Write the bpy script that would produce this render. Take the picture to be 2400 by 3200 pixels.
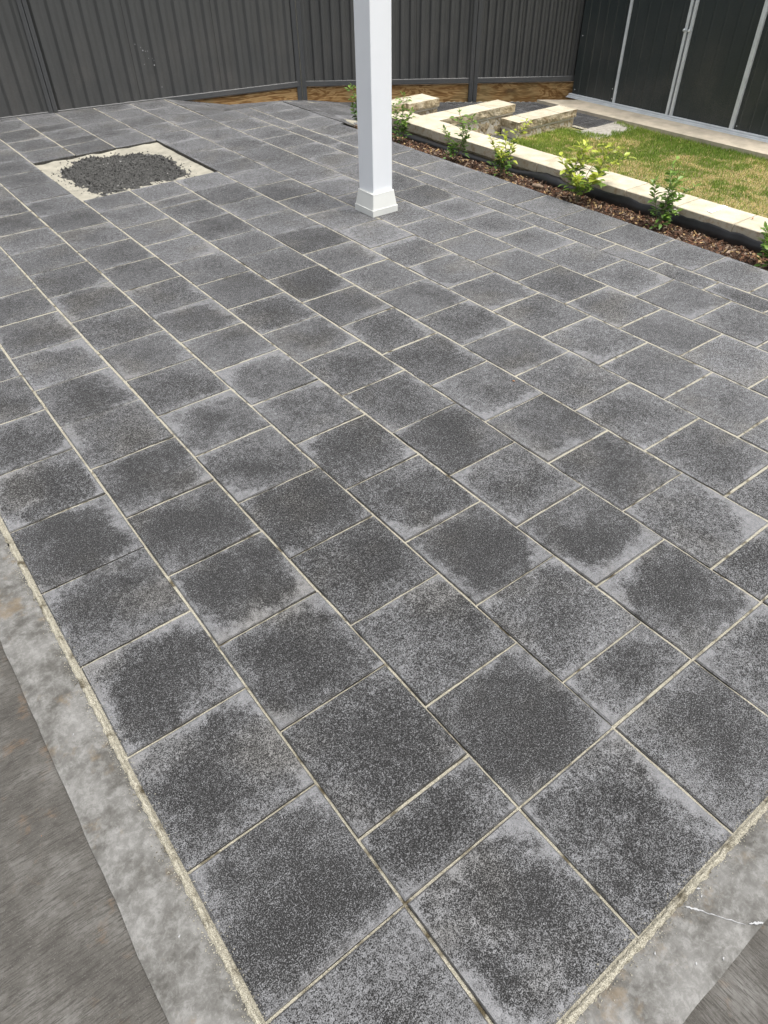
import bpy, math, random
import numpy as np
from mathutils import noise, Vector, Matrix
for _o in list(bpy.data.objects): bpy.data.objects.remove(_o)
SC = bpy.context.scene
COL = SC.collection
random.seed(7); RNG = np.random.default_rng(7)

# ------------------------------------------------------------ camera
cam = bpy.data.cameras.new('camera'); camo = bpy.data.objects.new('camera', cam); COL.objects.link(camo)
cam.sensor_fit = 'HORIZONTAL'; cam.sensor_width = 36.0; cam.lens = 36.0 * 2175.17 / 2400
cam.clip_start = 0.05; cam.clip_end = 300
camo.matrix_world = (Matrix.Translation((-0.005, -0.368, 1.435)) @ Matrix.Rotation(-0.642, 4, 'Z')
                     @ Matrix.Rotation(0.836, 4, 'X') @ Matrix.Rotation(-0.0153, 4, 'Z'))
SC.camera = camo

# ------------------------------------------------------------ light: high thin cloud, sun behind the right shoulder
SUN_AZ = Vector((0.42, -0.91)).normalized(); SUN_EL = math.radians(73)
w = bpy.data.worlds.new('World'); SC.world = w; w.use_nodes = True
wn = w.node_tree; bg = wn.nodes['Background']
sky = wn.nodes.new('ShaderNodeTexSky'); sky.sky_type = 'NISHITA'; sky.sun_disc = False
sky.sun_elevation = SUN_EL; sky.sun_rotation = math.atan2(SUN_AZ.x, SUN_AZ.y)
sky.air_density = 1.0; sky.dust_density = 6.0; sky.ozone_density = 1.0
bc = wn.nodes.new('ShaderNodeHueSaturation'); bc.inputs['Saturation'].default_value = 0.26
wn.links.new(sky.outputs[0], bc.inputs['Color']); wn.links.new(bc.outputs[0], bg.inputs[0]); bg.inputs[1].default_value = 0.14
sl = bpy.data.lights.new('sun', 'SUN'); sl.energy = 1.4; sl.angle = math.radians(20); sl.color = (1.0, 0.955, 0.89)
so = bpy.data.objects.new('sun', sl); COL.objects.link(so)
sd = Vector((SUN_AZ.x * math.cos(SUN_EL), SUN_AZ.y * math.cos(SUN_EL), math.sin(SUN_EL)))
so.rotation_euler = sd.to_track_quat('Z', 'Y').to_euler(); so.location = sd * 20
SC.view_settings.view_transform = 'Standard'; SC.view_settings.look = 'None'
SC.view_settings.gamma = 1.0; SC.view_settings.use_curve_mapping = False
SC.view_settings.exposure = 0.84

# ------------------------------------------------------------ helpers
P = 0.305

def tag(o, label=None, cat=None, group=None, kind=None):
    if label: o['label'] = label
    if cat: o['category'] = cat
    if group: o['group'] = group
    if kind: o['kind'] = kind
    return o

def mesh(name, verts, faces, mat=None, smooth=False):
    me = bpy.data.meshes.new(name)
    me.from_pydata([tuple(v) for v in verts], [], faces)
    if mat: me.materials.append(mat)
    if smooth: me.polygons.foreach_set('use_smooth', [True] * len(me.polygons))
    me.update(); return me

def link(name, me, parent=None, loc=None, rot=None):
    o = bpy.data.objects.new(name, me); COL.objects.link(o)
    if parent: o.parent = parent
    if loc is not None: o.location = loc
    if rot is not None: o.rotation_euler = rot
    return o

def empty(name, loc, rotz=0.0):
    o = bpy.data.objects.new(name, None); COL.objects.link(o); o.empty_display_size = 0.1
    o.location = loc; o.rotation_euler = (0, 0, rotz); return o

class MB:
    def __init__(s): s.v = []; s.f = []
    def add(s, vs, fs):
        n = len(s.v); s.v += [tuple(v) for v in vs]; s.f += [tuple(i + n for i in f) for f in fs]; return s
    def box(s, a, b, ch=0.0):
        """axis aligned box from a to b, top/side edges chamfered by ch"""
        x0, y0, z0 = a; x1, y1, z1 = b
        if ch <= 0:
            vs = [(x0,y0,z0),(x1,y0,z0),(x1,y1,z0),(x0,y1,z0),(x0,y0,z1),(x1,y0,z1),(x1,y1,z1),(x0,y1,z1)]
            fs = [(3,2,1,0),(4,5,6,7),(0,1,5,4),(1,2,6,5),(2,3,7,6),(3,0,4,7)]
        else:
            c = ch
            vs = [(x0,y0,z0),(x1,y0,z0),(x1,y1,z0),(x0,y1,z0),
                  (x0,y0,z1-c),(x1,y0,z1-c),(x1,y1,z1-c),(x0,y1,z1-c),
                  (x0+c,y0+c,z1),(x1-c,y0+c,z1),(x1-c,y1-c,z1),(x0+c,y1-c,z1)]
            fs = [(3,2,1,0),(0,1,5,4),(1,2,6,5),(2,3,7,6),(3,0,4,7),(4,5,9,8),(5,6,10,9),(6,7,11,10),(7,4,8,11),(8,9,10,11)]
        return s.add(vs, fs)
    def tube(s, pts, rad, n=6):
        pts = [Vector(p) for p in pts]; rings = []
        for i, p in enumerate(pts):
            d = (pts[min(i+1, len(pts)-1)] - pts[max(i-1, 0)]).normalized()
            a = d.orthogonal().normalized(); b = d.cross(a)
            r = rad[i] if hasattr(rad, '__len__') else rad
            rings.append([p + (a*math.cos(2*math.pi*k/n) + b*math.sin(2*math.pi*k/n))*r for k in range(n)])
        vs = [q for rg in rings for q in rg]; fs = []
        for i in range(len(pts)-1):
            for k in range(n):
                fs.append((i*n+k, i*n+(k+1) % n, (i+1)*n+(k+1) % n, (i+1)*n+k))
        fs.append(tuple(range(n-1, -1, -1))); fs.append(tuple((len(pts)-1)*n+k for k in range(n)))
        return s.add(vs, fs)
    def build(s, name, mat=None, parent=None, loc=None, rot=None, smooth=False):
        return link(name, mesh(name, s.v, s.f, mat, smooth), parent, loc, rot)

def fnoise(x, y, z=0.0, sc=1.0, oct=3):
    return noise.fractal(Vector((x*sc, y*sc, z*sc)), 1.0, 2.0, oct)

# ------------------------------------------------------------ material helpers
class NT:
    def __init__(s, name, rough=0.7, spec=0.5):
        s.m = bpy.data.materials.new(name); s.m.use_nodes = True; s.t = s.m.node_tree; s.n = s.t.nodes
        s.b = s.n['Principled BSDF']; s.b.inputs['Roughness'].default_value = rough
        s.b.inputs['Specular IOR Level'].default_value = spec
        s.tc = s.n.new('ShaderNodeTexCoord')
    def set(s, k, v):
        if isinstance(v, bpy.types.NodeSocket): s.t.links.new(v, s.b.inputs[k])
        else: s.b.inputs[k].default_value = v
        return s
    def lk(s, v, inp):
        if isinstance(v, bpy.types.NodeSocket): s.t.links.new(v, inp)
        elif hasattr(v, '__len__') and len(v) == 3 and inp.type == 'RGBA': inp.default_value = (*v, 1)
        else: inp.default_value = v
    def math(s, op, a, b=0.0, c=None, clamp=False):
        n = s.n.new('ShaderNodeMath'); n.operation = op; n.use_clamp = clamp
        s.lk(a, n.inputs[0]); s.lk(b, n.inputs[1])
        if c is not None: s.lk(c, n.inputs[2])
        return n.outputs[0]
    def vmath(s, op, a, b=(0, 0, 0)):
        n = s.n.new('ShaderNodeVectorMath'); n.operation = op; s.lk(a, n.inputs[0]); s.lk(b, n.inputs[1]); return n.outputs[0]
    def noise(s, vec, scale, detail=3, rough=0.55, dist=0.0):
        n = s.n.new('ShaderNodeTexNoise'); s.lk(vec, n.inputs['Vector'])
        n.inputs['Scale'].default_value = scale; n.inputs['Detail'].default_value = detail
        n.inputs['Roughness'].default_value = rough; n.inputs['Distortion'].default_value = dist
        return n.outputs['Fac']
    def voro(s, vec, scale, out='Distance'):
        n = s.n.new('ShaderNodeTexVoronoi'); s.lk(vec, n.inputs['Vector']); n.inputs['Scale'].default_value = scale
        return n.outputs[out]
    def scale(s, vec, sc):
        n = s.n.new('ShaderNodeMapping'); s.lk(vec, n.inputs['Vector']); n.inputs['Scale'].default_value = sc; return n.outputs[0]
    def mix(s, f, a, b, mode='MIX'):
        n = s.n.new('ShaderNodeMix'); n.data_type = 'RGBA'; n.blend_type = mode
        s.lk(f, n.inputs[0]); s.lk(a, n.inputs[6]); s.lk(b, n.inputs[7]); return n.outputs[2]
    def ramp(s, f, stops):
        n = s.n.new('ShaderNodeValToRGB'); s.lk(f, n.inputs[0]); e = n.color_ramp.elements
        while len(e) < len(stops): e.new(0.5)
        for q, (p, c) in zip(e, stops):
            q.position = p; q.color = (*c, 1) if hasattr(c, '__len__') else (c, c, c, 1)
        return n.outputs[0]
    def sstep(s, v, lo, hi):
        n = s.n.new('ShaderNodeMapRange'); n.interpolation_type = 'SMOOTHSTEP'
        s.lk(v, n.inputs[0]); s.lk(lo, n.inputs[1]); s.lk(hi, n.inputs[2]); return n.outputs[0]
    def bump(s, h, strength=0.4, dist=0.002):
        n = s.n.new('ShaderNodeBump'); s.lk(h, n.inputs['Height']); n.inputs['Strength'].default_value = strength
        n.inputs['Distance'].default_value = dist; s.t.links.new(n.outputs[0], s.b.inputs['Normal']); return n.outputs[0]
    def obj(s): return s.tc.outputs['Object']
    def gen(s): return s.tc.outputs['Generated']
    def info(s, k): 
        if not hasattr(s, 'oi'): s.oi = s.n.new('ShaderNodeObjectInfo')
        return s.oi.outputs[k]
    def geo(s, k='Position'):
        n = s.n.new('ShaderNodeNewGeometry'); return n.outputs[k]

def m_paver():
    t = NT('paver_concrete', 0.7, 0.30)
    rnd = t.info('Random'); ocol = t.info('Color')
    sep = t.n.new('ShaderNodeSeparateColor'); t.lk(ocol, sep.inputs[0]); bias, bright, sat = sep.outputs
    off = t.math('MULTIPLY', rnd, 57.0)
    cmb = t.n.new('ShaderNodeCombineXYZ'); t.lk(off, cmb.inputs[0]); t.lk(t.math('MULTIPLY', rnd, 91.0), cmb.inputs[1]); t.lk(off, cmb.inputs[2])
    v = t.vmath('ADD', t.obj(), cmb.outputs[0])
    sx = t.n.new('ShaderNodeSeparateXYZ'); t.lk(t.gen(), sx.inputs[0])
    ax = t.math('ABSOLUTE', t.math('MULTIPLY_ADD', sx.outputs[0], 2.0, -1.0))
    ay = t.math('ABSOLUTE', t.math('MULTIPLY_ADD', sx.outputs[1], 2.0, -1.0))
    edge = t.math('POWER', t.math('ADD', t.math('POWER', ax, 4.0), t.math('POWER', ay, 4.0)), 0.25)
    low = t.noise(v, 7.5, 3, 0.6); low2 = t.noise(t.vmath('ADD', v, (7.3, 1.9, 4.4)), 3.2, 2, 0.5)
    mid = t.noise(v, 30.0, 4, 0.65); fine = t.noise(t.scale(v, (190.0, 34.0, 60.0)), 1.0, 3, 0.6)
    # dark worn body almost out to the rim, fading softly; pale lime kept along the rim, more on one side
    rag = t.math('ADD', t.math('MULTIPLY_ADD', mid, 1.0, -0.5), t.math('MULTIPLY_ADD', fine, 0.6, -0.30))
    h = t.math('ADD', t.math('MULTIPLY', t.math('POWER', edge, 1.6), 0.55), t.math('MULTIPLY_ADD', low, 1.9, -0.78))
    h = t.math('ADD', h, t.math('MULTIPLY', rag, 0.45))
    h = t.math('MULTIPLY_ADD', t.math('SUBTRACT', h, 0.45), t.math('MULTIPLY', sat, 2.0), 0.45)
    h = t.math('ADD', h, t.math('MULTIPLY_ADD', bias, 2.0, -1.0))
    h = t.math('ADD', h, t.math('MULTIPLY_ADD', t.noise(t.geo(), 1.5, 4, 0.6), 1.5, -0.76))       # stains that run on across the joints
    H = t.sstep(h, -0.30, 1.20)
    rim = t.sstep(t.math('ADD', t.math('ADD', edge, t.math('MULTIPLY', rag, 0.42)), t.math('MULTIPLY_ADD', low2, 1.7, -1.00)), 0.80, 1.06)
    rim = t.math('MULTIPLY', rim, t.math('MULTIPLY_ADD', sat, 1.1, 0.30), None, True)
    g1 = t.noise(v, 430.0, 2, 0.65); g2 = t.noise(v, 190.0, 3, 0.7)
    g = t.math('ADD', t.math('MULTIPLY', g1, 0.62), t.math('MULTIPLY', g2, 0.38))
    thr = t.math('SUBTRACT', t.math('MULTIPLY_ADD', H, -0.105, 0.560), t.math('MULTIPLY', rim, 0.095))
    L = t.sstep(g, t.math('SUBTRACT', thr, 0.060), t.math('ADD', thr, 0.085))
    light = t.ramp(t.math('ADD', t.math('MULTIPLY', t.noise(v, 60.0, 3, 0.6), 0.45), t.math('MULTIPLY', t.noise(v, 520.0, 1, 0.5), 0.55)), [(0.34, (0.070, 0.070, 0.071)), (0.64, (0.215, 0.219, 0.228))])
    dark = t.ramp(g1, [(0.38, (0.004, 0.004, 0.004)), (0.62, (0.030, 0.030, 0.030))])
    pit = t.math('MULTIPLY', t.sstep(t.noise(v, 150.0, 4, 0.75), 0.36, 0.30), 0.75)
    warm = t.mix(t.sstep(t.noise(v, 4.0, 2), 0.5, 0.75), (1, 1, 1), (1.04, 1.01, 0.95))
    c = t.mix(L, dark, light)
    # veil of lime dust
    c = t.mix(t.math('MULTIPLY', rim, 0.28), c, (0.188, 0.190, 0.197))
    c = t.mix(1.0, c, warm, 'MULTIPLY'); c = t.mix(pit, c, (0.010, 0.010, 0.010))
    fl = t.sstep(t.voro(v, 160.0), 0.10, 0.06)                       # pale chips of aggregate
    c = t.mix(t.math('MULTIPLY', fl, t.sstep(t.noise(v, 40.0, 2), 0.62, 0.70)), c, (0.40, 0.39, 0.37))
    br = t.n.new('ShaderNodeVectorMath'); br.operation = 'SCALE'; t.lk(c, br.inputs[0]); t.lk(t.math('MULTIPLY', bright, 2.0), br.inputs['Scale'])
    # side faces: rough dark concrete
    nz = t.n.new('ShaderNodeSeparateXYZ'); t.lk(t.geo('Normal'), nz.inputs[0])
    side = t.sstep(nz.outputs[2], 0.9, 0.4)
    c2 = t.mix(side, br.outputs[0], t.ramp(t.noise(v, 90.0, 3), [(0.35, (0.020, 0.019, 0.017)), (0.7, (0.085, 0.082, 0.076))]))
    t.set('Base Color', c2)
    stri = t.noise(t.scale(v, (420.0, 22.0, 60.0)), 1.0, 2, 0.5)
    hgt = t.math('ADD', t.math('MULTIPLY', g, 1.0), t.math('MULTIPLY', stri, 0.25))
    t.bump(hgt, 0.8, 0.003)
    t.set('Roughness', t.math('MULTIPLY_ADD', L, -0.10, 0.80))
    return t.m

def m_sand():
    t = NT('joint_sand', 0.95, 0.2); v = t.geo()
    g = t.noise(v, 700.0, 2, 0.7); l = t.noise(v, 18.0, 3)
    c = t.ramp(g, [(0.36, (0.11, 0.10, 0.075)), (0.5, (0.35, 0.33, 0.262)), (0.66, (0.56, 0.535, 0.45))])
    c = t.mix(t.sstep(l, 0.52, 0.70), c, (0.24, 0.21, 0.16), 'MULTIPLY')
    t.set('Base Color', c); t.bump(t.math('ADD', g, t.noise(v, 220.0, 3)), 0.7, 0.003); return t.m

def m_kerb():
    t = NT('smooth_concrete', 0.75, 0.35); v = t.geo()
    a = t.noise(v, 9.0, 6, 0.62, 0.1); b = t.noise(v, 48.0, 8, 0.80, 0.3); s = t.noise(v, 300.0, 3, 0.6)
    c = t.ramp(b, [(0.41, (0.050, 0.048, 0.044)), (0.49, (0.105, 0.103, 0.096)), (0.60, (0.240, 0.240, 0.232))])
    c = t.mix(0.60, c, t.ramp(a, [(0.40, (0.075, 0.072, 0.064)), (0.58, (0.195, 0.193, 0.184))]))
    c = t.mix(t.math('MULTIPLY', t.sstep(t.noise(v, 5.5, 6, 0.75), 0.54, 0.66), 0.55), c, (0.155, 0.115, 0.068))
    c = t.mix(t.math('MULTIPLY', t.sstep(s, 0.66, 0.72), 0.6), c, (0.07, 0.065, 0.06))
    c = t.mix(t.math('MULTIPLY', t.sstep(t.voro(v, 9.0), 0.016, 0.008), 0.8), c, (0.50, 0.50, 0.48)); c = t.mix(t.math('MULTIPLY', t.sstep(t.noise(v, 75.0, 5, 0.8), 0.60, 0.68), 0.45), c, (0.075, 0.072, 0.066))
    t.set('Base Color', c); t.bump(t.math('ADD', t.math('MULTIPLY', s, 0.35), b), 0.35, 0.003); return t.m

def m_broom(axis):
    t = NT('broomed_concrete', 0.85, 0.3); v = t.geo()
    sc = (38.0, 480.0, 38.0) if axis == 'x' else (480.0, 38.0, 38.0)
    br = t.noise(t.scale(v, sc), 1.0, 3, 0.6, 0.4)
    a = t.noise(v, 8.0, 7, 0.72); s = t.noise(v, 420.0, 2, 0.6)
    c = t.ramp(a, [(0.34, (0.050, 0.047, 0.042)), (0.50, (0.082, 0.078, 0.070)), (0.68, (0.145, 0.141, 0.132))])
    c = t.mix(t.math('MULTIPLY', t.sstep(t.noise(v, 11.0, 4, 0.7), 0.56, 0.72), 0.5), c, (0.17, 0.105, 0.055))
    c = t.mix(t.math('MULTIPLY', t.sstep(br, 0.56, 0.34), 0.75), c, (0.035, 0.032, 0.028))
    c = t.mix(t.math('MULTIPLY', t.sstep(s, 0.58, 0.70), 0.30), c, (0.20, 0.195, 0.185))
    t.set('Base Color', c); t.bump(t.math('ADD', br, t.math('MULTIPLY', s, 0.3)), 0.55, 0.003); return t.m

def m_limestone(kind='top'):
    t = NT('limestone_' + kind, 0.9, 0.2); v = t.geo()
    s = t.noise(v, 330.0, 2, 0.6); a = t.noise(v, 12.0, 4, 0.6); rnd = t.info('Random')
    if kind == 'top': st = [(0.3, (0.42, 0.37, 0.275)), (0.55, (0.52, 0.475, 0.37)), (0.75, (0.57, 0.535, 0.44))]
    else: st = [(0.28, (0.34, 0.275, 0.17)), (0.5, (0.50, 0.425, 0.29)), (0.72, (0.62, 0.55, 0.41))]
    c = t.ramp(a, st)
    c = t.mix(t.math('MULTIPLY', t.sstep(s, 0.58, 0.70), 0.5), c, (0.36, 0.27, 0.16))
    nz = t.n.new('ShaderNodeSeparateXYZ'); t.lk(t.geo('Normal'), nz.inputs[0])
    # vertical sides carry splashed soil; caps add grey of weathering and painted shade
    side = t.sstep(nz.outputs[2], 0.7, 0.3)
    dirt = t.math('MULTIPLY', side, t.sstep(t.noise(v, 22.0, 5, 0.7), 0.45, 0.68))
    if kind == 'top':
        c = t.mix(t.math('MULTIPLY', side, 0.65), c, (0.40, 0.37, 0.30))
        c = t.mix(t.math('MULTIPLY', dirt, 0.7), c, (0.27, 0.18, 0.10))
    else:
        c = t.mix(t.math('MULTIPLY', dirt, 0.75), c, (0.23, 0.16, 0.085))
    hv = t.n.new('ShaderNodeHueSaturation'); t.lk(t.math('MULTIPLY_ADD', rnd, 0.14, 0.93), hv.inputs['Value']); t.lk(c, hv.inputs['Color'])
    t.set('Base Color', hv.outputs[0]); t.bump(t.math('ADD', s, t.noise(v, 90.0, 3)), 0.5 if kind == 'top' else 1.0, 0.003 if kind == 'top' else 0.008); return t.m

def m_simple(name, col, rough=0.6, metal=0.0, spec=0.5, var=0.15, sc=20.0, bump=0.1, bsc=300.0):
    t = NT(name, rough, spec); v = t.geo(); a = t.noise(v, sc, 4, 0.6)
    lo = tuple(x*(1-var) for x in col); hi = tuple(min(1, x*(1+var)) for x in col)
    t.set('Base Color', t.ramp(a, [(0.3, lo), (0.7, hi)])); t.set('Metallic', metal)
    if bump: t.bump(t.noise(v, bsc, 2), bump, 0.001)
    return t.m

def m_steel(name, col, rough=0.42):
    """powder coated steel with dust settled in streaks near the ground"""
    t = NT(name, rough, 0.4); v = t.geo(); sp = t.n.new('ShaderNodeSeparateXYZ'); t.lk(v, sp.inputs[0])
    a = t.noise(t.scale(v, (9.0, 9.0, 2.5)), 1.0, 4, 0.6); s = t.noise(v, 260.0, 2, 0.7); l = t.noise(v, 3.0, 3)
    c = t.ramp(a, [(0.3, tuple(x*0.92 for x in col)), (0.7, tuple(x*1.08 for x in col))])
    dust = t.math('MULTIPLY', t.sstep(sp.outputs[2], 0.9, -0.05), t.sstep(t.math('ADD', s, t.math('MULTIPLY', l, 0.5)), 0.72, 0.95))
    c = t.mix(t.math('MULTIPLY', dust, 0.35), c, (0.16, 0.145, 0.13))
    t.set('Base Color', c); t.set('Roughness', t.math('MULTIPLY_ADD', s, 0.2, rough - 0.1)); t.bump(s, 0.06, 0.001); return t.m

def m_timber():
    t = NT('treated_pine', 0.8, 0.25); v = t.obj(); rnd = t.info('Random')
    v = t.vmath('ADD', v, t.scale(t.info('Location'), (1.3, 2.7, 0.4)))
    big = t.noise(t.scale(v, (2.2, 6.0, 9.0)), 1.0, 3, 0.6, 1.6)
    rings = t.math('SINE', t.math('MULTIPLY', big, 34.0))
    fine = t.noise(t.scale(v, (6.0, 60.0, 240.0)), 1.0, 3, 0.6)
    c = t.ramp(t.math('MULTIPLY_ADD', rings, 0.5, 0.5), [(0.1, (0.25, 0.135, 0.050)), (0.5, (0.40, 0.24, 0.100)), (1.0, (0.50, 0.33, 0.155))])
    c = t.mix(t.sstep(fine, 0.42, 0.62), t.mix(1.0, c, (0.62, 0.58, 0.50), 'MULTIPLY'), c)
    kn = t.voro(t.scale(v, (2.0, 4.0, 6.5)), 1.0)
    c = t.mix(t.math('MULTIPLY', t.sstep(kn, 0.20, 0.07), 0.85), c, (0.075, 0.032, 0.012))
    c = t.mix(t.math('MULTIPLY', t.sstep(t.noise(v, 5.0, 3), 0.52, 0.70), 0.35), c, (0.22, 0.20, 0.10))
    t.set('Base Color', c); t.bump(t.math('ADD', fine, t.math('MULTIPLY', rings, 0.2)), 0.4, 0.003); return t.m

def m_attr(name, rough=0.8, spec=0.3, bump=0.3, bsc=200.0, trans=0.0):
    t = NT(name, rough, spec); n = t.n.new('ShaderNodeVertexColor'); n.layer_name = 'tint'
    v = t.geo(); s = t.noise(v, bsc, 2)
    t.set('Base Color', t.mix(t.sstep(s, 0.35, 0.65), t.mix(1.0, n.outputs[0], (0.72, 0.72, 0.72), 'MULTIPLY'), n.outputs[0]))
    if bump: t.bump(s, bump, 0.002)
    if trans:
        tr = t.n.new('ShaderNodeBsdfTranslucent'); t.t.links.new(n.outputs[0], tr.inputs[0])
        mx = t.n.new('ShaderNodeMixShader'); mx.inputs[0].default_value = trans
        out = t.n['Material Output']; t.t.links.new(t.b.outputs[0], mx.inputs[1]); t.t.links.new(tr.outputs[0], mx.inputs[2]); t.t.links.new(mx.outputs[0], out.inputs[0])
    return t.m

def m_leaf():
    t = NT('glossy_leaf', 0.38, 0.5); oc = t.info('Color'); rnd = t.info('Random')
    sx = t.n.new('ShaderNodeSeparateXYZ'); t.lk(t.gen(), sx.inputs[0])
    rib = t.sstep(t.math('ABSOLUTE', t.math('SUBTRACT', sx.outputs[0], 0.5)), 0.06, 0.02)
    c = t.mix(t.math('MULTIPLY', rib, 0.35), oc, (0.30, 0.36, 0.10))
    c = t.mix(t.sstep(t.noise(t.obj(), 90.0, 2), 0.45, 0.7), c, t.mix(1.0, c, (0.75, 0.82, 0.7), 'MULTIPLY'))
    t.set('Base Color', c)
    tr = t.n.new('ShaderNodeBsdfTranslucent'); t.t.links.new(c, tr.inputs[0])
    mx = t.n.new('ShaderNodeMixShader'); mx.inputs[0].default_value = 0.35
    out = t.n['Material Output']; t.t.links.new(t.b.outputs[0], mx.inputs[1]); t.t.links.new(tr.outputs[0], mx.inputs[2]); t.t.links.new(mx.outputs[0], out.inputs[0])
    return t.m

M = dict(
    paver=m_paver(), sand=m_sand(), kerb=m_kerb(), broomx=m_broom('x'), broomy=m_broom('y'),
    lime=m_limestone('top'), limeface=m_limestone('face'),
    mortar=m_simple('pale_mortar', (0.50, 0.46, 0.38), 0.9, sc=40, bump=0.3),
    slab=m_simple('beige_slab_concrete', (0.46, 0.405, 0.315), 0.85, var=0.22, sc=9, bump=0.3),
    fence=m_steel('charcoal_fence_steel', (0.063, 0.065, 0.064)),
    post=m_steel('charcoal_post_steel', (0.068, 0.071, 0.073)),
    shed=m_steel('shed_sheet_steel', (0.024, 0.032, 0.033), 0.36),
    zinc=m_simple('zinc_steel', (0.58, 0.615, 0.635), 0.45, metal=0.1, var=0.10, sc=12, bump=0.05),
    black=m_simple('gap_shade_black', (0.008, 0.008, 0.008), 0.9, bump=0),  # black for strips that paint the shade inside narrow gaps
    timber=m_timber(),
    white=m_simple('white_coated_post', (0.75, 0.775, 0.80), 0.45, var=0.02, sc=4, bump=0.02, bsc=60),
    cream=m_simple('off_white_plastic', (0.64, 0.65, 0.62), 0.5, var=0.03, sc=8, bump=0.02),
    liner=m_simple('black_plastic_liner', (0.010, 0.010, 0.011), 0.38, var=0.3, sc=30, bump=0.9, bsc=38),
    soil=m_simple('dark_soil', (0.035, 0.024, 0.016), 0.95, var=0.5, sc=40, bump=0.6),
    bark=m_attr('bark_chip', 0.85, 0.25, 0.5, 260.0), blade=m_attr('grass_blade', 0.7, 0.2, 0, 200, 0.3),
    gravel=m_attr('gravel_dust', 0.9, 0.25, 0.5, 400.0),
    leaf=m_leaf(), stem=m_simple('plant_stem', (0.16, 0.14, 0.08), 0.8, var=0.3, sc=60),
    petal=m_simple('white_petal', (0.75, 0.76, 0.70), 0.6, var=0.05, bump=0),
    rock=m_simple('brown_rock', (0.20, 0.145, 0.10), 0.9, var=0.4, sc=30, bump=0.5),
    paint=m_simple('white_paint', (0.33, 0.335, 0.34), 0.6, var=0.1, sc=90, bump=0.3),
    dead=m_simple('dead_leaf', (0.26, 0.115, 0.04), 0.8, var=0.3, sc=80),
    turf=m_simple('turf_soil', (0.17, 0.16, 0.065), 0.95, var=0.5, sc=25, bump=0.6),
    ground=m_simple('dry_ground', (0.13, 0.12, 0.075), 0.95, var=0.4, sc=3, bump=0.4))

# ============================================================ ground
gm = MB().box((-30, -30, -0.45), (30, 30, -0.32)); tag(gm.build('ground', M['ground']), kind='structure')

# ============================================================ patio: sand bed + pavers
SHX = [0, 8, 9.5, 10.5, 11.5, 12.5, 13.5, 14.5, 15.5, 16.5, 17.5, 18.5, 19.5, 24]
SHY = [0, 0, .08, .10, .17, .22, .25, .30, .36, .42, .50, .56, .60, .66]
def un(n): return (n + float(np.interp(n, SHX, SHY))) if n > 0 else n
HX0, HX1, HY0, HY1 = 4.0*P, 7.04*P, 14.22*P, 17.5*P
# line of the first fence (ground contact) and of the second one
FA = Vector((1.827, 6.767)); FD = Vector((0.9877, -0.1566)).normalized()
GA = Vector((4.120, 6.400)); GD = Vector((0.767, -0.642)).normalized()
def fence_y(x): return FA.y + (x - FA.x) * FD.y / FD.x

def side_n(d): return Vector((d.y, -d.x))       # points to the patio side
def clip(poly, a, n):                            # keep (p-a).n >= 0
    out = []
    for i in range(len(poly)):
        p, q = poly[i], poly[(i+1) % len(poly)]
        dp, dq = (p - a).dot(n), (q - a).dot(n)
        if dp >= 0: out.append(p)
        if (dp >= 0) != (dq >= 0): out.append(p + (q - p) * (dp / (dp - dq)))
    return out
FLATX, FLATY, EDGEX = 2.775, 5.80, 3.548
def hgt(x, y):
    if x <= FLATX or (x <= EDGEX and y <= FLATY): return 0.0
    d = min(math.hypot(max(0, x-FLATX), 0), math.hypot(max(0, x-EDGEX), max(0, y-FLATY)))
    s = d*(0.19 + 0.22*max(0.0, min(1.0, (4.95-y)/.15)))
    return -min(s, 0.178)

bed = MB()
def grid_bed(x0, x1, y0, y1, st, skip=None, zf=None, dst=None):
    nx = max(1, int(round((x1-x0)/st))); ny = max(1, int(round((y1-y0)/st)))
    xs = np.linspace(x0, x1, nx+1); ys = np.linspace(y0, y1, ny+1)
    vs = [(x, y, zf(x, y)) for y in ys for x in xs]; fs = []
    for j in range(ny):
        for i in range(nx):
            cx, cy = (xs[i]+xs[i+1])/2, (ys[j]+ys[j+1])/2
            if skip and skip(cx, cy): continue
            a = j*(nx+1)+i; fs.append((a, a+1, a+nx+2, a+nx+1))
    dst.add(vs, fs)
def zsand(x, y): return min(-0.0028, -0.0088 + 0.0066*min(1, max(0, (math.hypot(x, y)-.7)/2.0)) + 0.0030*fnoise(x, y, 0, 9, 3) + 0.0012*fnoise(x, y, 3, 60, 2))
inhole = lambda x, y: HX0 < x < HX1 and HY0 < y < HY1
grid_bed(-0.010, 1.6, -0.309, 2.0, 0.011, None, zsand, bed)
grid_bed(1.6, 3.505, -0.309, 2.0, 0.02, None, zsand, bed)
grid_bed(-0.010, 3.505, 2.0, FLATY, 0.03, inhole, zsand, bed)
grid_bed(-0.010, FLATX, FLATY, 7.0, 0.05, lambda x, y: y > fence_y(x)+0.02, zsand, bed)
patio = tag(bed.build('patio', M['sand'], smooth=True), kind='structure')

_pm = {}
def paver_mesh(wx, wy, key=0):
    k = (round(wx, 3), round(wy, 3), key)
    if k not in _pm:
        r = random.Random(hash(k) & 0xffff); b = MB()
        x, y, c = wx/2, wy/2, 0.0035
        b.box((-x, -y, -0.04), (x, y, 0), c)
        # knock the corners about so that no two edges are ruler straight
        b.v = [(a + r.uniform(-.0008, .0008), d + r.uniform(-.0008, .0008), e + (r.uniform(-.0006, .0002) if e > -0.01 else 0)) for a, d, e in b.v]
        _pm[k] = mesh('paver', b.v, b.f, M['paver'])
    return _pm[k]

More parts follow.
